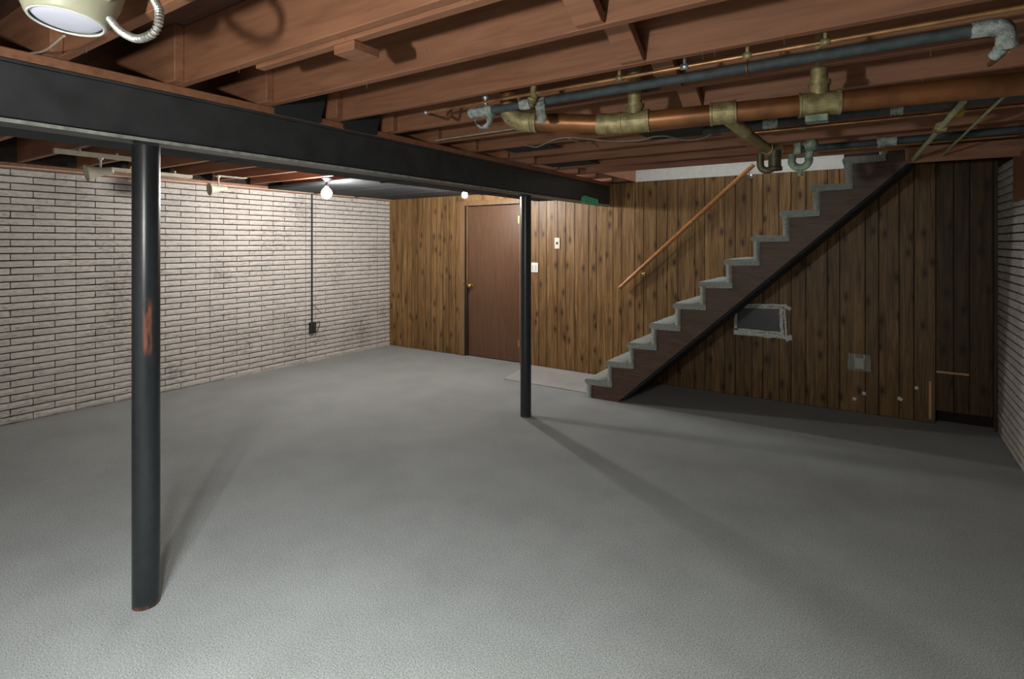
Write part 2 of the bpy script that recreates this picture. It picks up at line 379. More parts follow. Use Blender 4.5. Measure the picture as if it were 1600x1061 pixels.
# door
dr = struct(box('door_1', (-4.535, YB+.035, .012), (-3.725, YB+.07, 1.985), M['door'], origin=(-4.13, YB+.05, 0)), 'flat reddish brown wooden door closed in the panelled wall')
fr = MB().box((-4.64, YB-.012, 0), (-4.565, YB+.005, 2.06)).box((-3.695, YB-.012, 0), (-3.62, YB+.005, 2.06)).box((-4.565, YB-.012, 1.995), (-3.695, YB+.05, 2.06)).box((-4.565, YB+.03, 0), (-4.545, YB+.1, 1.995)).box((-3.715, YB+.03, 0), (-3.695, YB+.1, 1.995))
bevel(fr.build('door_frame', M['frame'], dr), .004)
kn = MB().lathe([(.001, .0), (.030, .0), (.030, .006), (.012, .012), (.011, .030), (.026, .040), (.030, .055), (.022, .068), (.001, .072)], (-4.475, YB+.035, .94), 20, (0, -1, 0))
kn.build('door_knob', M['gold'], dr)
MB().box((-4.59, YB-.015, .93), (-4.572, YB-.011, .975)).box((-4.585, YB-.015, .90), (-4.575, YB-.010, 1.0)).build('strike_plate', M['gold'], dr)
MB().box((-3.733, YB+.02, 1.75), (-3.716, YB+.034, 1.84)).box((-3.733, YB+.02, .2), (-3.716, YB+.034, .29)).build('hinge', M['gold'], dr)
sw = MB().box((-4.545, YB+.0, .02), (-4.53, YB+.03, .94)); sw.build('weather_strip', M['slot'], dr)

# ceiling with stair opening
OX0, OX1, OY = -2.19, .26, 4.85
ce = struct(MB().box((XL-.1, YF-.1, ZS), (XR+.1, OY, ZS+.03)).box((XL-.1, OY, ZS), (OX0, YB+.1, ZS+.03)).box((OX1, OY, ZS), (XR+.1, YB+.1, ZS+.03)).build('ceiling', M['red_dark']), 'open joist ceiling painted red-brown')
JY = [1.148+.4065*k for k in range(-7, 12)]
for i, y in enumerate(JY):
    # right span
    if y+.038 < OY:
        bevel(box('floor_joist', (-2.62, y, ZJ), (XR, y+.038, ZS-.001), M['red'], ce), .003, 1)
    else:
        box('floor_joist', (-2.62, y, ZJ), (OX0-.04, y+.038, ZS-.001), M['red'], ce)
        box('floor_joist', (OX1+.04, y, ZJ), (XR, y+.038, ZS-.001), M['red'], ce)
    bevel(box('floor_joist', (XL+.05, y-.0385, ZJ), (-2.40, y-.0005, ZS-.001), M['red'], ce), .003, 1)
box('header_joist', (OX0-.038, 4.86, ZJ), (OX0, YB, ZS-.001), M['red'], ce)
box('header_joist', (OX1, 4.86, ZJ), (OX1+.038, YB, ZS-.001), M['red'], ce)
# doubled joist and its little block, diagonal bridging
bevel(box('sister_joist', (-1.95, 1.188, ZJ-.012), (XR, 1.226, ZS-.02), M['red'], ce), .003, 1)
bevel(box('nailing_block', (-1.50, 1.188, ZJ-.045), (-1.40, 1.30, ZJ-.013), M['red'], ce), .003, 1)
for i, y in enumerate(JY[:-1]):
    if .5 < y < 4.2:
        a = y+.038; b = JY[i+1]
        if abs(y-1.148) < .01: a += .042
        dx = .02*(i % 2)
        bevel(MB().prism([(a, ZS-.005), (a, ZS-.035), (b-.03, ZJ+.002), (b, ZJ+.002), (b, ZJ+.03), (a+.03, ZS-.005)], 'X', -.80+dx, -.71+dx).build('bridging_brace', M['red'], ce), .002, 1)
# small nails that stick out of the joists
nl = MB()
for k in range(34):
    y = random.choice(JY[6:12]); x = random.uniform(-2.3, .3); z = random.choice([ZJ+.002, ZJ+random.uniform(.03, .15)])
    if z < ZJ+.01: nl.tube([(x, y+.01, z), (x+.004, y+.008, z-.028)], .0011, 5)
    else: nl.tube([(x, y+.001, z), (x+.012, y-.022, z-.006)], .0011, 5)
tag(nl.build('nails', M['zinc'], ce), kind='stuff')
# lower board near the right wall
struct(bevel(box('trim_3', (.17, 4.782, 2.065), (XR, 4.80, ZJ+.01), M['red']), .003, 1), 'red-brown board hung below the joists beside the stair head')
# stairwell shaft
sh = MB().box((OX0-.05, YB+.055, ZS), (OX1+.05, YB+.1, 4.1)).box((OX0-.05, OY-.05, ZS+.03), (OX1+.05, OY-.0, 4.1)).box((OX0-.05, OY, ZS+.03), (OX0, YB+.055, 4.1)).box((OX1, OY, ZS+.03), (OX1+.05, YB+.055, 4.1)).box((OX0-.05, OY-.05, 4.1), (OX1+.05, YB+.1, 4.15))
sh.box((OX0, YB+.001, ZJ), (-.24, YB+.0054, ZS)).box((OX0, YB+.001, ZS), (OX1, YB+.055, 4.1))
struct(sh.build('wall_stairwell', M['white']), 'white painted wall of the stairwell above the panelling')

# ------------------------------------------------------------------ beam, columns, duct
bx0, bx1 = -2.59, -2.475; bt, bb = 2.135, 1.915; cx = (bx0+bx1)/2
bm_ = thing('steel_beam', 'long black painted steel I-beam running across the room to the back wall', 'beam', (cx, 2, bb))
box('web', (cx-.006, YF+.01, bb+.011), (cx+.006, YB-.02, bt-.011), M['black_steel'], bm_)
bevel(box('top_flange', (bx0, YF+.01, bt-.011), (bx1, YB-.02, bt), M['black_steel'], bm_), .002, 1)
bevel(box('bottom_flange', (bx0, YF+.01, bb), (bx1, YB-.02, bb+.011), M['black_steel'], bm_), .002, 1)
e = tag(box('flange_rim', (bx1, YF+.01, bb-.001), (bx1+.0015, YB-.04, bb+.0125), M['flange_edge'], bm_), 'pale dusty ledge of the lower flange')
# fireproof boxing on the web makes the beam side nearly flush
box('web_cover', (cx+.0062, YF+.01, bb+.02), (bx1-.012, YB-.03, bt-.013), M['black_steel'], bm_)
sp = tag(box('sill_plate', (bx0-.02, YF+.01, bt+.0005), (bx1+.004, YB-.005, ZJ-.0005), M['red']), 'red-brown wooden plate lying on top of the steel beam', 'wood plate')
bevel(sp, .003, 1)
def column(y, m, label, r):
    t = thing('steel_column', label, 'column', (cx, y, 0), 'round black posts under the beam')
    MB().tube([(cx, y, 0), (cx, y, bb-.0125)], r, 40).build('pole', m, t, origin=(cx, y, 0))
    MB().box((cx-.035, y-.035, bb-.012), (cx+.035, y+.035, bb-.0005)).build('cap_plate', M['black_steel'], t)
    return t
column(1.06, M['column'], 'nearer black steel post with a rust patch, at the left', .0505)
column(4.03, M['column_clean'], 'farther black steel post in front of the door edge', .0475)
du = thing('metal_duct', 'black painted duct running along the far side of the beam', 'duct', (-2.82, 2, 1.95))
box('duct_body', (-3.05, YF+.01, 1.952), (-2.625, 5.1, ZJ-.03), M['black_matt'], du)
for y in (.4, 1.62, 2.84, 4.06):
    box('seam_band', (-3.056, y, 1.946), (-2.62, y+.025, ZJ-.025), M['black_matt'], du)
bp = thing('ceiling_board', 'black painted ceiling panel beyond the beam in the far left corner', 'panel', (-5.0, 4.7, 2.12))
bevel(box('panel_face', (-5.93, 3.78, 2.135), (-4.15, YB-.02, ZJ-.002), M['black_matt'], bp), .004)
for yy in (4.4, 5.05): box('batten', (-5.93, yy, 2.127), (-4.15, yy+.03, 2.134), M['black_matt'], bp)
for (ya, yb, lab) in ((1.60, 1.86, 'black metal panel above the beam, the nearer of two'), (2.02, 2.25, 'black metal panel above the beam, the farther of two')):
    p = MB().prism([(ya, bt+.001), (yb, bt+.001), (yb+.06, 2.36), (ya, 2.36)], 'X', -2.468, -2.455)
    p.build('metal_panel', M['black_matt'], du)
# flat black fills set into joist bays at the far end of the ceiling
for (x0, x1, y0, y1, lab) in ((-1.25, -.50, 3.225, 3.58, 'flat black fill in the joist bay behind the copper drain'), (-2.45, -2.0, 4.05, 4.39, 'flat black fill in the joist bay near the far post'), (-2.3, -1.9, 3.27, 3.5, 'small flat black fill in the joist bay beside the wavy cable')):
    tag(box('black_bay_fill', (x0, y0, ZJ+.02), (x1, y1, ZJ+.03), M['black_matt']), lab, 'board')

# ------------------------------------------------------------------ stairs
RUN, RISE, SX, SZ = .2155, .197, -2.365, .183
st = thing('staircase', 'open-sided staircase with sage grey carpeted steps and dark brown stringer', 'staircase', (-1.1, 5.27, 0))
YN, YW = 4.853, 5.715; NS = 12
def soft(o, seg=3, w=.012):
    b = o.modifiers.new('bevel', 'BEVEL'); b.width = w; b.segments = seg; b.limit_method = 'ANGLE'; return o
for n in range(NS):
    x = SX+RUN*n; z = SZ+RISE*n
    zt = z
    if zt > 2.4: break
    zl = 0.0 if n == 0 else z-RISE
    # tread: grid top with a soft nose that droops over the riser
    xe = x+RUN+.064 if n < 10 else x+.27
    mb = MB(); prof = [(xe, z-.050), (xe, z), (x+.02, z), (x+.006, z-.004), (x-.004, z-.016), (x-.006, z-.030), (x+.002, z-.048), (x+.02, z-.054), (x+.06, z-.054)]
    ny = 26; P = len(prof); vs = []
    for j in range(ny+1):
        y = YN+(YW-YN)*j/ny
        for (a, c) in prof: vs.append((a+random.uniform(-.003, .003), y+random.uniform(-.003, .003)*(j in (0, ny)), c+random.uniform(-.003, .003)))
    fs = [(j*P+k, j*P+(k+1) % P, (j+1)*P+(k+1) % P, (j+1)*P+k) for j in range(ny) for k in range(P)]
    mb.add(vs, fs, True); mb.add(vs[:P], [list(range(P))]); mb.add(vs[-P:], [list(range(P))[::-1]])
    mb.build('tread', M['stair_carpet'], st)
    r = MB(); nz = 6; vs = []
    zlo, zhi = (zl+.001 if n == 0 else zl-.002), z-.044
    for j in range(nz+1):
        zz = zlo+(zhi-zlo)*j/nz
        for (a, c) in ((x+.018, YN), (x+.018, YN+.3), (x+.018, YN+.6), (x+.018, YW), (x+.064, YW), (x+.064, YN)):
            vs.append((a+random.uniform(-.002, .002), c+random.uniform(-.002, .002), zz))
    fs = [(j*6+k, j*6+(k+1) % 6, (j+1)*6+(k+1) % 6, (j+1)*6+k) for j in range(nz) for k in range(6)]
    r.add(vs, fs, True); r.add(vs[:6], [list(range(6))]); r.add(vs[-6:], [list(range(6))])
    r.build('riser', M['stair_carpet'], st)
def stringer(ya, yb):
    poly = [(SX+.062, 0.002)]
    for n in range(11):
        x = SX+RUN*n; z = SZ+RISE*n
        poly.append((x+.062, z-.055))
        if n < 10: poly.append((x+RUN+.062, z-.055))
    poly += [(.215, 2.098), (-2.03, 0.002)]
    # lower edge straight
    bm = bmesh.new(); f = None
    vs = [bm.verts.new((p[0], ya, p[1])) for p in poly]; f = bm.faces.new(vs)
    g = bmesh.ops.extrude_face_region(bm, geom=[f]); bmesh.ops.translate(bm, verts=[v for v in g['geom'] if isinstance(v, bmesh.types.BMVert)], vec=(0, yb-ya, 0))
    bmesh.ops.triangulate(bm, faces=[q for q in bm.faces if len(q.verts) > 4]); bmesh.ops.recalc_face_normals(bm, faces=bm.faces)
    me = bpy.data.meshes.new('stringer'); bm.to_mesh(me); bm.free(); me.materials.append(M['stringer'])
    o = bpy.data.objects.new('stringer', me); C.objects.link(o); o.parent = st; o.location = -st.location
box('top_block', (.065, 4.857, 2.088), (.168, 5.69, 2.166), M['stringer'], st)
stringer(4.860, 4.90); stringer(5.67, 5.71)
MB().prism([(-1.99, .012), (.24, 2.10), (.24, 2.125), (-1.98, .05)], 'Y', 4.901, 5.669).build('soffit_board', M['black_matt'], st)  # coloured black: the shade beneath the stairs is put into the underside
# handrail
hr = thing('handrail', 'round varnished wooden handrail rising along the panelled wall', 'handrail', (-1.6, 5.66, 1.0))
a, b = atY(968, 450, 5.67), atY(1178, 257, 5.67)
MB().tube([a, b], .021, 20).build('rail', M['rail'], hr)
for t_ in (.18, .97):
    p = a.lerp(b, t_)
    MB().tube(fillet([(p.x, YB-.004, p.z-.07), (p.x, 5.67, p.z-.07), (p.x, 5.67, p.z-.018)], .03), .006, 10).lathe([(.001, 0), (.022, 0), (.022, .006), (.001, .008)], (p.x, YB-.001, p.z-.07), 16, (0, -1, 0)).build('bracket', M['zinc'] if t_ > .5 else M['gold'], hr)
# rug at the foot of the stairs
rg = MB().prism([(-3.42, 4.985), (-2.40, 4.975), (-2.40, 5.70), (-3.56, 5.725)], 'Z', .0005, .010)
tag(bevel(rg.build('carpet_remnant', M['rug']), .003, 2), 'lighter carpet piece lying on the floor before the stairs', 'rug')

# ------------------------------------------------------------------ lamps
def bare_bulb(loc, label, zc, g, power, col):
    t = thing('bare_bulb_fixture', label, 'light', (loc[0], loc[1], loc[2]-.05), 'bare bulb ceiling lights')
    x, y, z = loc
    MB().lathe([(.0005, -.042*g), (.020*g, -.037*g), (.034*g, -.022*g), (.040*g, 0), (.035*g, .020*g), (.022*g, .036*g), (.0135, .046*g)], loc, 24).build('bulb', m_emit('lit_bulb', col, power/(39.48*(.0385*g)**2)), t)
    MB().lathe([(.014, .047*g), (.018, .050*g), (.019, .07*g), (.012, .09), (.012, .11)]+([(.004, .115), (.004, zc-z-.03)] if zc-z > .2 else [])+[(.04, zc-z-.012)], loc, 24).build('lamp_holder', M['slot'], t)
    MB().lathe([(.055, zc-z-.012), (.057, zc-z-.001), (.0005, zc-z-.001)], loc, 24).build('canopy', M['slot'], t)
bare_bulb(BULB_A, 'glowing bare bulb in front of the left brick wall', ZJ, 1.3, POW_A, COOL)
bare_bulb(BULB_B, 'glowing bare bulb just under the beam, before the door top', ZJ, .8, POW_B, COOL)
bare_bulb(BULB_C, 'bare bulb hanging low on a cord, nearest the viewer, outside the frame', ZJ, 1.0, POW_C, NEUT)
# enamel lamp top left
def enamel_lamp(LC, ax, label):
    lp = thing('ceiling_lamp', label, 'lamp', LC, 'enamel ceiling lamps'); ax = Vector(ax).normalized()
    MB().lathe([(.076, .0), (.082, -.002), (.086, .003), (.098, .03), (.112, .07), (.116, .10), (.110, .14), (.09, .18), (.05, .20), (.0005, .202)], LC, 48, ax).build('housing', M['beige'], lp)
    MB().lathe([(.0005, -.006), (.045, -.004), (.068, .001), (.076, .008), (.078, .014)], LC, 48, ax).build('lamp_face', M['lampface'], lp)
    MB().lathe([(.0755, -.0005), (.077, -.004), (.080, -.004), (.083, .001)], LC, 48, ax).build('rim', M['whiteplate'], lp)
    MB().box((LC.x+.09, LC.y-.05, LC.z+.05), (LC.x+.18, LC.y+.06, LC.z+.14)).build('junction_box', M['beige'], lp)
LC = Vector((-1.745, .545, 2.075)); ax = Vector((-.04, .10, 1)).normalized()
enamel_lamp(LC, ax, 'beige enamel ceiling lamp with a frosted round face, top left')
enamel_lamp(Vector((-.75, .15, 2.075)), (0, 0, 1), 'added, unseen beige lamp body for the fill spot, nearest the viewer, outside the frame')  # lamp body added around the fill spot, out of view
la = bpy.data.lights.new('lamp_light', 'SPOT'); la.energy = POW_L; la.spot_size = math.radians(150); la.spot_blend = 1.0; la.shadow_soft_size = .05; la.color = (.88, .92, 1)
lo = bpy.data.objects.new('lamp_light', la); C.objects.link(lo); lo.location = LC-ax*.03
# flexible conduit
fx = fillet([atd(172, 30, 1.42), atd(190, 52, 1.38), atd(217, 63, 1.34), atd(246, 50, 1.32), atd(250, 18, 1.33), atd(236, -12, 1.40), atd(225, -30, 1.45)], .08, 6)
pts = [fx[0]]; acc = 0
for p, q in zip(fx[:-1], fx[1:]):
    n = max(1, int((q-p).length/.0020))
    for k in range(1, n+1): pts.append(p.lerp(q, k/n))
rs = [.0104 if (i//2) % 2 else .0076 for i in range(len(pts))]
tag(MB().tube(pts, rs, 12, smooth=False).build('flex_conduit', M['flex']), 'flexible ribbed steel conduit looping down beside the enamel lamp', 'conduit')
c0 = atd(100, 56, 1.55); c1 = atX(48, 83, bx1+.01)
tag(MB().tube(fillet([c0, (c0+c1)/2+Vector((0, 0, -.02)), c1], .2), .0035, 8).build('lamp_cord', M['wire']), 'cream cord from the enamel lamp to the beam', 'cord')

# track lights
def track(x, y0, y1, z, label, heads):
    t = thing('track_light', label, 'track light', (x, (y0+y1)/2, z), 'track lights before the left brick wall')
    bevel(MB().box((x-.020, y0, z), (x+.020, y1, z+.030)).build('rail', M['cream'], t), .003)
    MB().box((x-.014, y0+.01, z-.0), (x-.010, y1-.01, z-.003)).box((x+.010, y0+.01, z), (x+.014, y1-.01, z-.003)).build('rail_lip', M['cream'], t)
    for (hy, dz, dr_) in heads: head(t, x, hy, z, dz, dr_)
    for yy in (y0+.15, y1-.15): MB().box((x-.006, yy-.006, z+.030), (x+.006, yy+.006, ZJ-.001)).build('hanger', M['cream'], t)
def head(t, x, y, z, L, d):
    MB().tube([(x, y, z-.001), (x, y, z-L)], .0075, 12).lathe([(.018, -.001), (.018, -.014), (.006, -.018)], (x, y, z), 14).build('stem', M['cream'], t)
    d = Vector(d).normalized(); c = Vector((x, y, z-L-.028))-d*.07
    MB().lathe([(.0005, -.01), (.022, -.008), (.027, .01), (.029, .05), (.038, .09), (.058, .150), (.062, .158), (.056, .156), (.03, .12), (.0005, .11)], c, 24, d).build('lamp_head', M['cream'], t)
track(-4.72, 1.40, 1.93, 2.125, 'nearer cream track light rail with a spot head, left of the near post', [(1.675, .075, (-.12, -1, -.22))])
track(-5.42, 2.00, 2.66, 2.115, 'farther cream track rail just right of the near post', [])
t = thing('spot_lamp', 'cream spotlight hanging alone just right of the near post', 'spotlight', (-5.45, 2.93, 2.0))
head(t, -5.45, 2.93, ZJ-.002, .10, (-.1, -1, -.12))
MB().box((-5.50, 2.90, ZJ-.004), (-5.40, 3.20, ZJ)).build('mount', M['cream'], t)

# hanging cord with outlet on the left wall
hc = thing('outlet_drop', 'black cord hanging down the left brick wall to an outlet box', 'outlet cord', (XL+.03, 4.39, .36))
MB().tube([(XL+.022, 4.39, 2.127), (XL+.022, 4.39, .50)], .011, 12).build('conduit', M['slot'], hc)
bevel(MB().box((XL+.0135, 4.35, .36), (XL+.055, 4.43, .50)).build('outlet_box', M['black_matt'], hc), .005)
MB().box((XL+.056, 4.37, .38), (XL+.064, 4.41, .46)).build('plug', M['slot'], hc)
MB().tube(fillet([(XL+.06, 4.40, .46), (XL+.07, 4.47, .52), (XL+.03, 4.50, .44), (XL+.02, 4.46, .36)], .05), .004, 8).build('loose_lead', M['slot'], hc)
MB().tube(fillet([(XL+.03, 4.401, .72), (XL+.03, 4.46, .66), (XL+.03, 4.53, .60)], .02), .003, 6).build('tie', M['slot'], hc)

# ------------------------------------------------------------------ pipes
def unit(v): return Vector(v).normalized()
dp = thing('drain_pipe', 'thick copper drain pipe with aged brass fittings under the joists', 'pipe', (-.5, 2.35, 2.0))
A0 = Vector((-1.34, 2.150, 2.060)); A1 = Vector((-.975, 2.24, 2.022)); A2 = Vector((-.356, 2.36, 2.03)); A3 = Vector((.245, 2.48, 2.04)); A4 = A2+(A3-A2)*1.87
R0 = .0400; RF = .0455
dirm = unit(A2-A1); 
def seg(a, b, r=R0, m='copper', name='pipe', parent=dp, n=28): return MB().tube([a, b], r, n).build(name, M[m], parent)
seg(A0, A1); seg(A1, A1.lerp(A2, .98)); seg(A1.lerp(A2, .98), A4)
# end elbow turning up
d0 = unit(A0-A1); E = [A0-d0*.05, A0-d0*.0, A0+d0*.03]
ctr = [A0-d0*.02]; 
for k in range(0, 9):
    t = k/8*math.pi/2; ctr.append(A0+d0*(.02+.075*math.sin(t))+Vector((0, 0, .075*(1-math.cos(t)))))
ctr.append(ctr[-1]+Vector((0, 0, .2)))
MB().tube(ctr[:-1], RF, 28).build('elbow', M['brass'], dp); MB().tube(ctr[-2:], R0, 24).build('pipe', M['copper'], dp)
def collar(c, d, L, r=RF, rim=True, name='collar'):
    d = unit(d); prof = [(R0*.98, -L/2), (r, -L/2), (r, L/2), (R0*.98, L/2)]
    if rim: prof = [(R0*.98, -L/2), (r+.003, -L/2), (r+.003, -L/2+.008), (r, -L/2+.010), (r, L/2-.010), (r+.003, L/2-.008), (r+.003, L/2), (R0*.98, L/2)]
    return MB().lathe(prof, c, 28, d, smooth=False)
collar(A0-d0*.03, d0, .035).build('collar', M['brass'], dp)
for p in (A1,):
    MB().tube([A1-unit(A1-A0)*.05, A1-unit(A1-A0)*.012, A1+dirm*.012, A1+dirm*.05], RF, 28).build('bend_fitting', M['brass'], dp)
    collar(A1-unit(A1-A0)*.045, A1-A0, .014, RF+.001, False).build('collar', M['brass'], dp)
def px_on(a, b, px):                     # point of the run a-b seen at column px (used once, to place a fitting)
    lo, hi = 0, 1
    F = Vector((-math.sin(YAW), math.cos(YAW))); Rr = Vector((math.cos(YAW), math.sin(YAW)))
    for _ in range(40):
        m_ = (lo+hi)/2; p = a.lerp(b, m_); q = Vector((p.x, p.y)); s = 800+FOC*q.dot(Rr)/q.dot(F)
        if s < px: lo = m_
        else: hi = m_
    return a.lerp(b, (lo+hi)/2)
def tee(c, d, L, up, ru=.034):
    mb = collar(c, d, L, RF, True); mb.tube([c, c+Vector((0, 0, up*.62))], ru, 24); mb.lathe([(ru, up*.5), (ru+.006, up*.5), (ru+.006, up*.62), (ru, up*.62)], c, 24, (0, 0, 1), False)
    mb.tube([c+Vector((0, 0, up*.6)), c+Vector((0, 0, .36))], ru-.004, 20); return mb
T1 = px_on(A1, A2, 992); tee(T1, dirm, .125, .12).build('tee_fitting', M['brass'], dp)
dir2 = unit(A3-A2)
T2 = px_on(A2, A4, 1280); tee(T2, dir2, .14, .14).build('tee_fitting', M['brass'], dp)
cl = MB().box(T2+Vector((-.045, -.03, -.07)), T2+Vector((.03, .03, -.046))); cl.build('clean_out_plug', M['patina'], dp)
WY = px_on(A1, A2, 1130); collar(WY, dirm, .10).build('wye_fitting', M['brass'], dp)
# branch drain
b0 = WY+Vector((.0, .01, -.01)); b1 = atd(1203, 236, 2.56); b2 = atd(1245, 232, 2.50)
b1 = atd(1203, 236, 2.50)
MB().tube([b0, b1], .0225, 20).build('branch_pipe', M['brass_dull'], dp)
MB().tube([b0, b0.lerp(b1, .45)], .026, 20).build('branch_hub', M['brass'], dp)
MB().tube([b0.lerp(b1, .93), b1, b1.lerp(b2, .4)], .027, 20).build('branch_elbow', M['brass'], dp)
MB().tube([b1, b2], .0215, 20).build('branch_pipe', M['copper'], dp)
# traps
t1 = [b1+Vector((.02, 0, -.0)), b1+Vector((.02, 0, -.04)), b1+Vector((.02, .0, -.078))]
MB().tube(t1, .027, 20).lathe([(.03, -.012), (.032, -.012), (.032, .004), (.02, .006)], t1[-1], 18, (0, 0, 1)).build('drop_fitting', M['brass_dark'], dp)
w0 = b1+Vector((.02, 0, -.075)); ex = unit((1, .0, 0))
u = [w0-ex*.085*0+Vector((-.075, .02, .08))]
arc = [w0+Vector((-.032+.030*math.cos(a_), .01, .018+.030*math.sin(a_))) for a_ in [math.radians(v) for v in range(0, -181, -20)]]
MB().tube(arc+[arc[-1]+Vector((0, 0, .05))], .016, 16).build('trap_bend', M['brass_dark'], dp)
cx2 = b2+Vector((.03, .0, -.0))
pt = thing('corroded_trap', 'green corroded brass P-trap hanging before the white stairwell wall', 'pipe trap', cx2)
MB().tube([b2-Vector((.012, 0, 0)), b2+Vector((.018, 0, 0))], .030, 20).build('union_nut', M['patina'], pt)
gr = b2+Vector((.05, -.01, .006)); MB().lathe([(.0005, .0), (.017, .0), (.026, .008), (.027, .03), (.020, .045), (.0005, .05)], gr-Vector((.01, 0, 0)), 20, (1, -.6, .1)).build('cleanout_cap', M['patina'], pt)
base = b2+Vector((.014, 0, -.055))
arc = [base+Vector((.035*math.cos(a_), 0, .034*math.sin(a_))) for a_ in [math.radians(v) for v in range(20, -201, -20)]]
MB().tube([arc[0]+Vector((.006, 0, .03))]+arc+[arc[-1]+Vector((-.006, 0, .022))], .017, 18).build('trap_bend', M['patina'], pt)
MB().tube([base+Vector((0, 0, -.045)), base+Vector((0, 0, -.072))], .011, 14).build('drain_plug', M['patina'], pt)

# black insulated pipe with tape
def bump_tube(a, b, r, seedv=1, n=14, k=14):
    rnd = random.Random(seedv); pts = [a.lerp(b, i/k) for i in range(k+1)]
    mb = MB(); mb.tube(pts, [r*(1+rnd.uniform(-.10, .14)) for _ in pts], n); 
    for v in mb.v: v += Vector([rnd.uniform(-r*.08, r*.08) for _ in range(3)])
    return mb
ip = thing('insulated_pipe', 'long black foam-insulated pipe ending in silver tape, under the front joists', 'pipe', (-.5, 2.07, 2.1))
I0 = Vector((-1.59, 2.07, 2.118)); I1 = Vector((.232, 2.09, 2.125))
MB().tube([I0, I1], .0178, 20).build('foam_sleeve', M['foam'], ip)
q0 = I0; q1 = I0+Vector((.11, 0, 0))
bump_tube(q0-Vector((.02, 0, 0)), q1, .024, 3).build('tape_wrap', M['tape'], ip)
lpp = MB()
loop = [q0+Vector((.0, 0, -.01)), q0+Vector((.005, .0, -.055)), q0+Vector((.05, .0, -.085)), q0+Vector((.09, 0, -.065)), q0+Vector((.095, 0, -.01))]
lpts = fillet(loop, .03, 4)
for w_ in (0,):
    vs = []; 
    for i, p in enumerate(lpts):
        rd = (p-(q0+Vector((.048, 0, -.04)))).normalized(); s_ = .007+.003*math.sin(i*1.3); vs += [p-rd*s_+Vector((0, -.012, 0)), p+rd*s_+Vector((0, .010, 0))]
    lpp.add(vs, [(2*i, 2*i+1, 2*i+3, 2*i+2) for i in range(len(lpts)-1)], True)
lo_ = lpp.build('tape_loop', M['tape'], ip); sm_ = lo_.modifiers.new('s', 'SOLIDIFY'); sm_.thickness = .003
j0 = px_on(I0, I1, 826); bump_tube(j0-Vector((.04, 0, 0)), j0+Vector((.01, 0, 0)), .0215, 5, k=6).build('tape_wrap', M['tape'], ip)
sx = px_on(I0, I1, 847)
bump_tube(sx-Vector((.024, 0, 0)), sx+Vector((.022, 0, 0)), .0205, 6, k=5).build('tape_wrap', M['tape'], ip)
sb = MB(); vs = []; nn = 9
top = sx+Vector((0, -.021, 0)); bot = atd(847, 192, 2.33)
for i in range(nn+1):
    p = Vector(top).lerp(bot, i/nn); off = .004*math.sin(i*2.1); vs += [p+Vector((-.022, off, .004*math.sin(i*1.7))), p+Vector((0, -off, -.003)), p+Vector((.022, off*.6, .004*math.cos(i*2)))]
sb.add(vs, [(3*i+k, 3*i+k+1, 3*i+k+4, 3*i+k+3) for i in range(nn) for k in (0, 1)], True)
o = sb.build('tape_strap', M['tape'], ip); sm_ = o.modifiers.new('s', 'SOLIDIFY'); sm_.thickness = .003
# right end elbow wrapped
e0 = I1; ee = fillet([e0-Vector((.0, 0, 0)), e0+Vector((.075, .0, .0)), e0+Vector((.085, .03, -.055))], .04, 4)
rnd = random.Random(4); mb = MB().tube(ee, [.026*(1+rnd.uniform(-.12, .12)) for _ in ee], 14)
for v in mb.v: v += Vector([rnd.uniform(-.003, .003) for _ in range(3)])
mb.build('tape_wrap', M['tape'], ip)
bump_tube(ee[-1]+Vector((-.012, 0, .0)), ee[-1]+Vector((-.03, .02, -.02)), .016, 8, k=4).build('tape_wrap', M['tape'], ip)
MB().tube([ee[-1]+Vector((0, .01, -.01)), ee[-1]+Vector((.0, .30, .03))], .008, 10).build('riser_tube', M['thin_copper'], ip)
# pipe hanger on insulated pipe
hgp = px_on(I0, I1, 1168); MB().tube([hgp+Vector((0, .022*math.cos(a_), .022*math.sin(a_))) for a_ in [math.radians(v) for v in range(0, 361, 20)]], .0025, 6).tube([hgp+Vector((0, 0, .022)), hgp+Vector((0, 0, .06))], .003, 6).build('pipe_hanger', M['thin_copper'], ip)

wp = thing('water_pipe', 'thin copper water pipe running above the black insulated pipe', 'pipe', (-.5, 2.03, 2.15))
W0 = Vector((-1.865, 2.035, 2.150)); W1 = Vector((.78, 2.035, 2.150))
MB().tube([W0, W1], .0078, 14).build('tube', M['thin_copper'], wp)
MB().tube(fillet([W0, W0+Vector((-.012, .01, 0)), W0+Vector((0, .17, -.005)), W0+Vector((.012, .185, .06))], .01, 3), .0078, 12).build('tube', M['thin_copper'], wp)
MB().lathe([(.0005, -.012), (.012, -.012), (.012, .012), (.0005, .012)], W0, 12, (1, 0, 0)).build('elbow', M['zinc'], wp)
for px in (968, 1070, 1168, 1290):
    p = px_on(W0, W1, px); MB().lathe([(.008, -.014), (.0115, -.014), (.0115, .014), (.008, .014)], p, 14, (1, 0, 0)).tube([p, p+Vector((0, .0, .07))], .007, 10).build('tee_fitting', M['brass'] if px != 1070 else M['zinc'], wp)
vp = px_on(W0, W1, 833)
MB().tube([vp+Vector((0, 0, .05)), vp+Vector((.005, 0, -.02)), vp+Vector((.0, -.02, -.055))], [.011, .017, .011], 12).lathe([(.0005, -.012), (.018, -.012), (.018, .0), (.0005, .0)], vp+Vector((0, -.01, -.02)), 12, (.3, 0, 1)).lathe([(.0005, 0), (.012, 0), (.014, .014), (.0005, .016)], vp+Vector((0, 0, .03)), 10, (1, -.3, .4)).build('valve', M['brass'], wp)
vv = px_on(W0, W1, 758); MB().lathe([(.010, -.03), (.010, -.005), (.017, 0), (.017, .018), (.0005, .02)], vv+Vector((0, .005, .015)), 14).build('shutoff_knob', M['zinc'], wp)

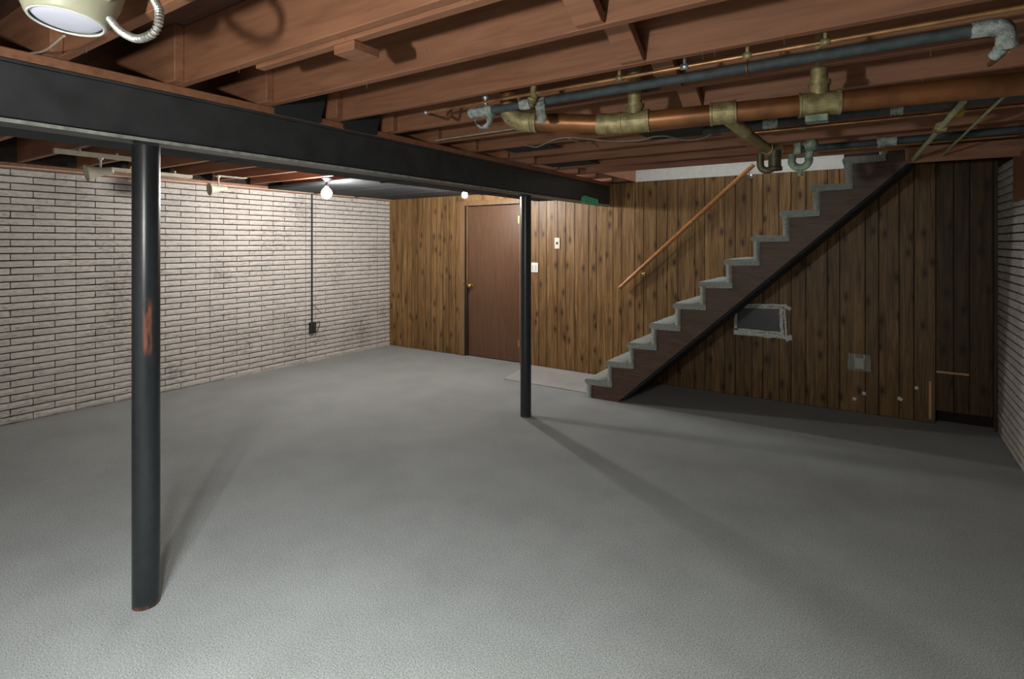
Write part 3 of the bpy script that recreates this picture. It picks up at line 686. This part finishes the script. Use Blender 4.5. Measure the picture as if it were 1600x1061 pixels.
# other pipes farther back
def pipe_run(name, label, a, b, r, m, n=14, extra=()):
    t = thing(name, label, 'pipe', (Vector(a)+Vector(b))/2)
    MB().tube([a, b], r, n).build('tube', M[m], t)
    for (x, L, rr, mm, nm) in extra:
        p = Vector(a)+(Vector(b)-Vector(a))*x; d = unit(Vector(b)-Vector(a))*L/2
        bump_tube(p-d, p+d, rr, int(x*100), k=6).build(nm, M[mm], t)
    return t
pipe_run('insulated_pipe', 'black insulated pipe behind the thick copper drain', (-.80, 3.13, 2.125), (.62, 3.13, 2.13), .022, 'foam', extra=[(.24, .07, .027, 'tape', 'tape_wrap'), (.62, .05, .027, 'tape', 'tape_wrap')])
pipe_run('water_pipe', 'thin copper pipe just behind the second black insulated pipe', (-.62, 3.42, 2.14), (.78, 3.42, 2.14), .008, 'thin_copper', extra=[(.2, .03, .013, 'brass', 'coupling')])
pipe_run('insulated_pipe', 'black insulated pipe nearest the stair head, with crumpled tape', (-.45, 4.08, 2.12), (.70, 4.08, 2.13), .022, 'foam', extra=[(.44, .10, .032, 'tape', 'tape_wrap')])
pipe_run('water_pipe', 'thin copper pipe along the edge of the stair opening', (-.35, 4.36, 2.14), (.70, 4.36, 2.14), .008, 'thin_copper', extra=[(.35, .03, .012, 'brass', 'coupling')])
gp = pipe_run('gas_pipe', 'slanting steel pipe with a yellow valve at upper right', (.30, 2.92, 2.085), (.215, 4.74, 2.085), .0125, 'greenish', extra=[(.33, .05, .026, 'brass', 'union')])
MB().box((.305, 3.22, 2.09), (.335, 3.30, 2.115)).build('valve_handle', M['yellow'], gp)
pipe_run('gas_pipe', 'thinner slanting pipe nearer the right wall', (.435, 2.97, 2.10), (.375, 4.77, 2.10), .006, 'greenish')

# cables
def cable(name, pts, label, r=.004, m='wire', cat='cable', f=.1):
    return tag(MB().tube(fillet(pts, f, 5), r, 8).build(name, M[m]), label, cat)
cable('electric_cable', [(-2.36, 2.665, 2.161), (-1.52, 2.64, 2.161)], 'straight cream cable along a joist beside the beam', .0055)
cable('electric_cable', [atZ(640+40*i, y, 2.160) for i, y in enumerate([0])]+[], '') if False else None
cable('electric_cable', [atZ(x, y, 2.158) for x, y in [(820, 226), (838, 231), (862, 219), (885, 214), (920, 217), (955, 221), (1000, 220), (1022, 213), (1040, 212), (1075, 220), (1100, 216), (1118, 205), (1140, 202)]], 'wavy brown cable drooping under the joists behind the drain pipe', .0045)
cable('electric_cable', [atZ(888, 216, 2.160), atZ(920, 228, 2.150)], 'short cream cable end hanging near the wavy cable', .0045)

# ------------------------------------------------------------------ wall fittings
def plate(p0, p1, label, name, m, slots, cat):
    t = thing(name, label, cat, ((p0[0]+p1[0])/2, YB-.006, p0[1]))
    bevel(MB().box((p0[0], YB-.010, p0[1]), (p1[0], YB-.0005, p1[1])).build('plate', M[m], t), .003)
    for (a_, b_, c_, d_, mm) in slots: MB().box((a_, YB-.016, b_), (c_, YB-.0105, d_)).build('toggle' if mm != 'slot' else 'socket', M[mm], t)
plate((-3.196, 1.435), (-3.125, 1.565), 'ivory wall plate with a dark jack, alone on the panelling', 'wall_plate', 'plate', [(-3.172, 1.485, -3.150, 1.515, 'slot')], 'wall plate')
plate((-3.545, 1.145), (-3.425, 1.262), 'white double light switch on the panelling right of the door', 'light_switch', 'whiteplate', [(-3.515, 1.17, -3.495, 1.235, 'plate'), (-3.475, 1.17, -3.455, 1.235, 'plate')], 'light switch')
# taped board
tb = thing('taped_panel', 'dark rectangular board edged with torn white tape under the stairs', 'panel', (-.93, YB-.01, .6))
fx0, fx1, fz0, fz1 = -1.145, -.735, .645, .88
box('board', (fx0, YB-.010, fz0), (fx1, YB-.001, fz1), M['darkglass'], tb)
def strip(p, q, w_, nm='tape_strip'):
    rnd = random.Random(int(abs(p[0]*1000)+abs(q[1]*977))); k = 9; a_, b_ = Vector((p[0], 0, p[1])), Vector((q[0], 0, q[1])); d = unit(b_-a_); n_ = Vector((-d.z, 0, d.x)); vs = []
    for i in range(k+1):
        c = a_.lerp(b_, i/k); yy = YB-.013-rnd.random()*.005
        vs += [c+n_*w_*.5*(1+rnd.uniform(-.35, .3))+Vector((0, yy, 0)), c-n_*w_*.5*(1+rnd.uniform(-.35, .3))+Vector((0, yy, 0))]
    mb = MB().add(vs, [(2*i, 2*i+1, 2*i+3, 2*i+2) for i in range(k)]); o = mb.build(nm, M['masking'], tb); s = o.modifiers.new('s', 'SOLIDIFY'); s.thickness = .002; s.offset = 0
strip((-1.13, .893), (-.70, .915), .022); strip((-1.13, .873), (-.74, .889), .016)
strip((-1.172, .625), (-.70, .613), .040); strip((-1.13, .652), (-.74, .648), .022)
strip((-1.155, .66), (-1.15, .87), .024); strip((-.738, .635), (-.752, .89), .030); strip((-.705, .63), (-.722, .88), .018)
strip((-.72, .905), (-.665, .88), .035); strip((-.71, .605), (-.655, .612), .05)
# patched outlet
ot = thing('patched_outlet', 'small white outlet plate under crumpled clear tape below the stairs', 'outlet', (-.125, YB-.01, .4))
bevel(box('plate', (-.16, YB-.012, .392), (-.09, YB-.001, .485), M['plate'], ot), .003)
for tx in (-.165, -.093): MB().box((tx, YB-.016, .478), (tx+.01, YB-.010, .515)).build('tape_tab', M['masking'], ot)
mb = MB(); rnd = random.Random(3); vs = []
for i in range(9):
    for j in range(8): vs.append((-.21+.17*i/8+rnd.uniform(-.004, .004), YB-.016-rnd.random()*.006, .372+.15*j/7+rnd.uniform(-.004, .004)))
mb.add(vs, [(i*8+j, i*8+j+1, i*8+j+9, i*8+j+8) for i in range(8) for j in range(7)]); mb.build('clear_tape', M['film'], ot)
for i, (px, py, wd, lab) in enumerate([(1335, 623, .030, 'small torn tape scrap low on the panelling, leftmost of four'), (1350, 615, .035, 'small torn tape scrap low on the panelling, second from left'), (1406, 623, .035, 'small torn tape scrap low on the panelling, third from left'), (1432, 606, .030, 'small torn tape scrap low on the panelling, rightmost and highest')]):
    p = atY(px, py, YB-.002); r_ = random.Random(i)
    poly = [(p.x+wd*.5*math.cos(a_)*(1+r_.uniform(-.3, .3)), p.z+wd*.5*math.sin(a_)*(1+r_.uniform(-.3, .3))) for a_ in [k*math.pi/4 for k in range(8)]]
    tag(MB().prism(poly, 'Y', YB-.0035, YB-.0005).build('tape_scrap', M['masking']), lab, 'tape', 'tape scraps low on the panelling')
tag(box('pale_strip', (.366, YB-.012, .035), (.382, YB-.0005, .35), M['strip']), 'upright pale orange strip near the right end of the panelling', 'wood strip')  # plain pale orange strips set on the panelling, lighter than the planks
tag(box('pale_strip', (.416, YB-.012, .428), (.625, YB-.0005, .444), M['strip']), 'horizontal pale orange strip near the right end of the panelling', 'wood strip')
# green tag on beam
g0 = atX(909, 313, bx1+.004); g1 = atX(935, 313, bx1+.004)
tag(bevel(MB().prism([(g0.y, 1.925), (g0.y+.05, 1.905), (g1.y-.04, 1.900), (g1.y, 1.925), (g1.y-.03, 1.968), (g0.y+.05, 1.985), (g0.y+.01, 1.965)], 'X', bx1-.012, bx1+.012).build('green_clip', M['green']), .006), 'bright green plastic piece on the beam near the back wall', 'clip')
# painted board in the right wall
tag(bevel(box('painted_board', (XR-.03, 3.9, 1.78), (XR-.0135, 5.03, 2.098), M['red']), .003), 'red-brown board high on the right brick wall', 'board')
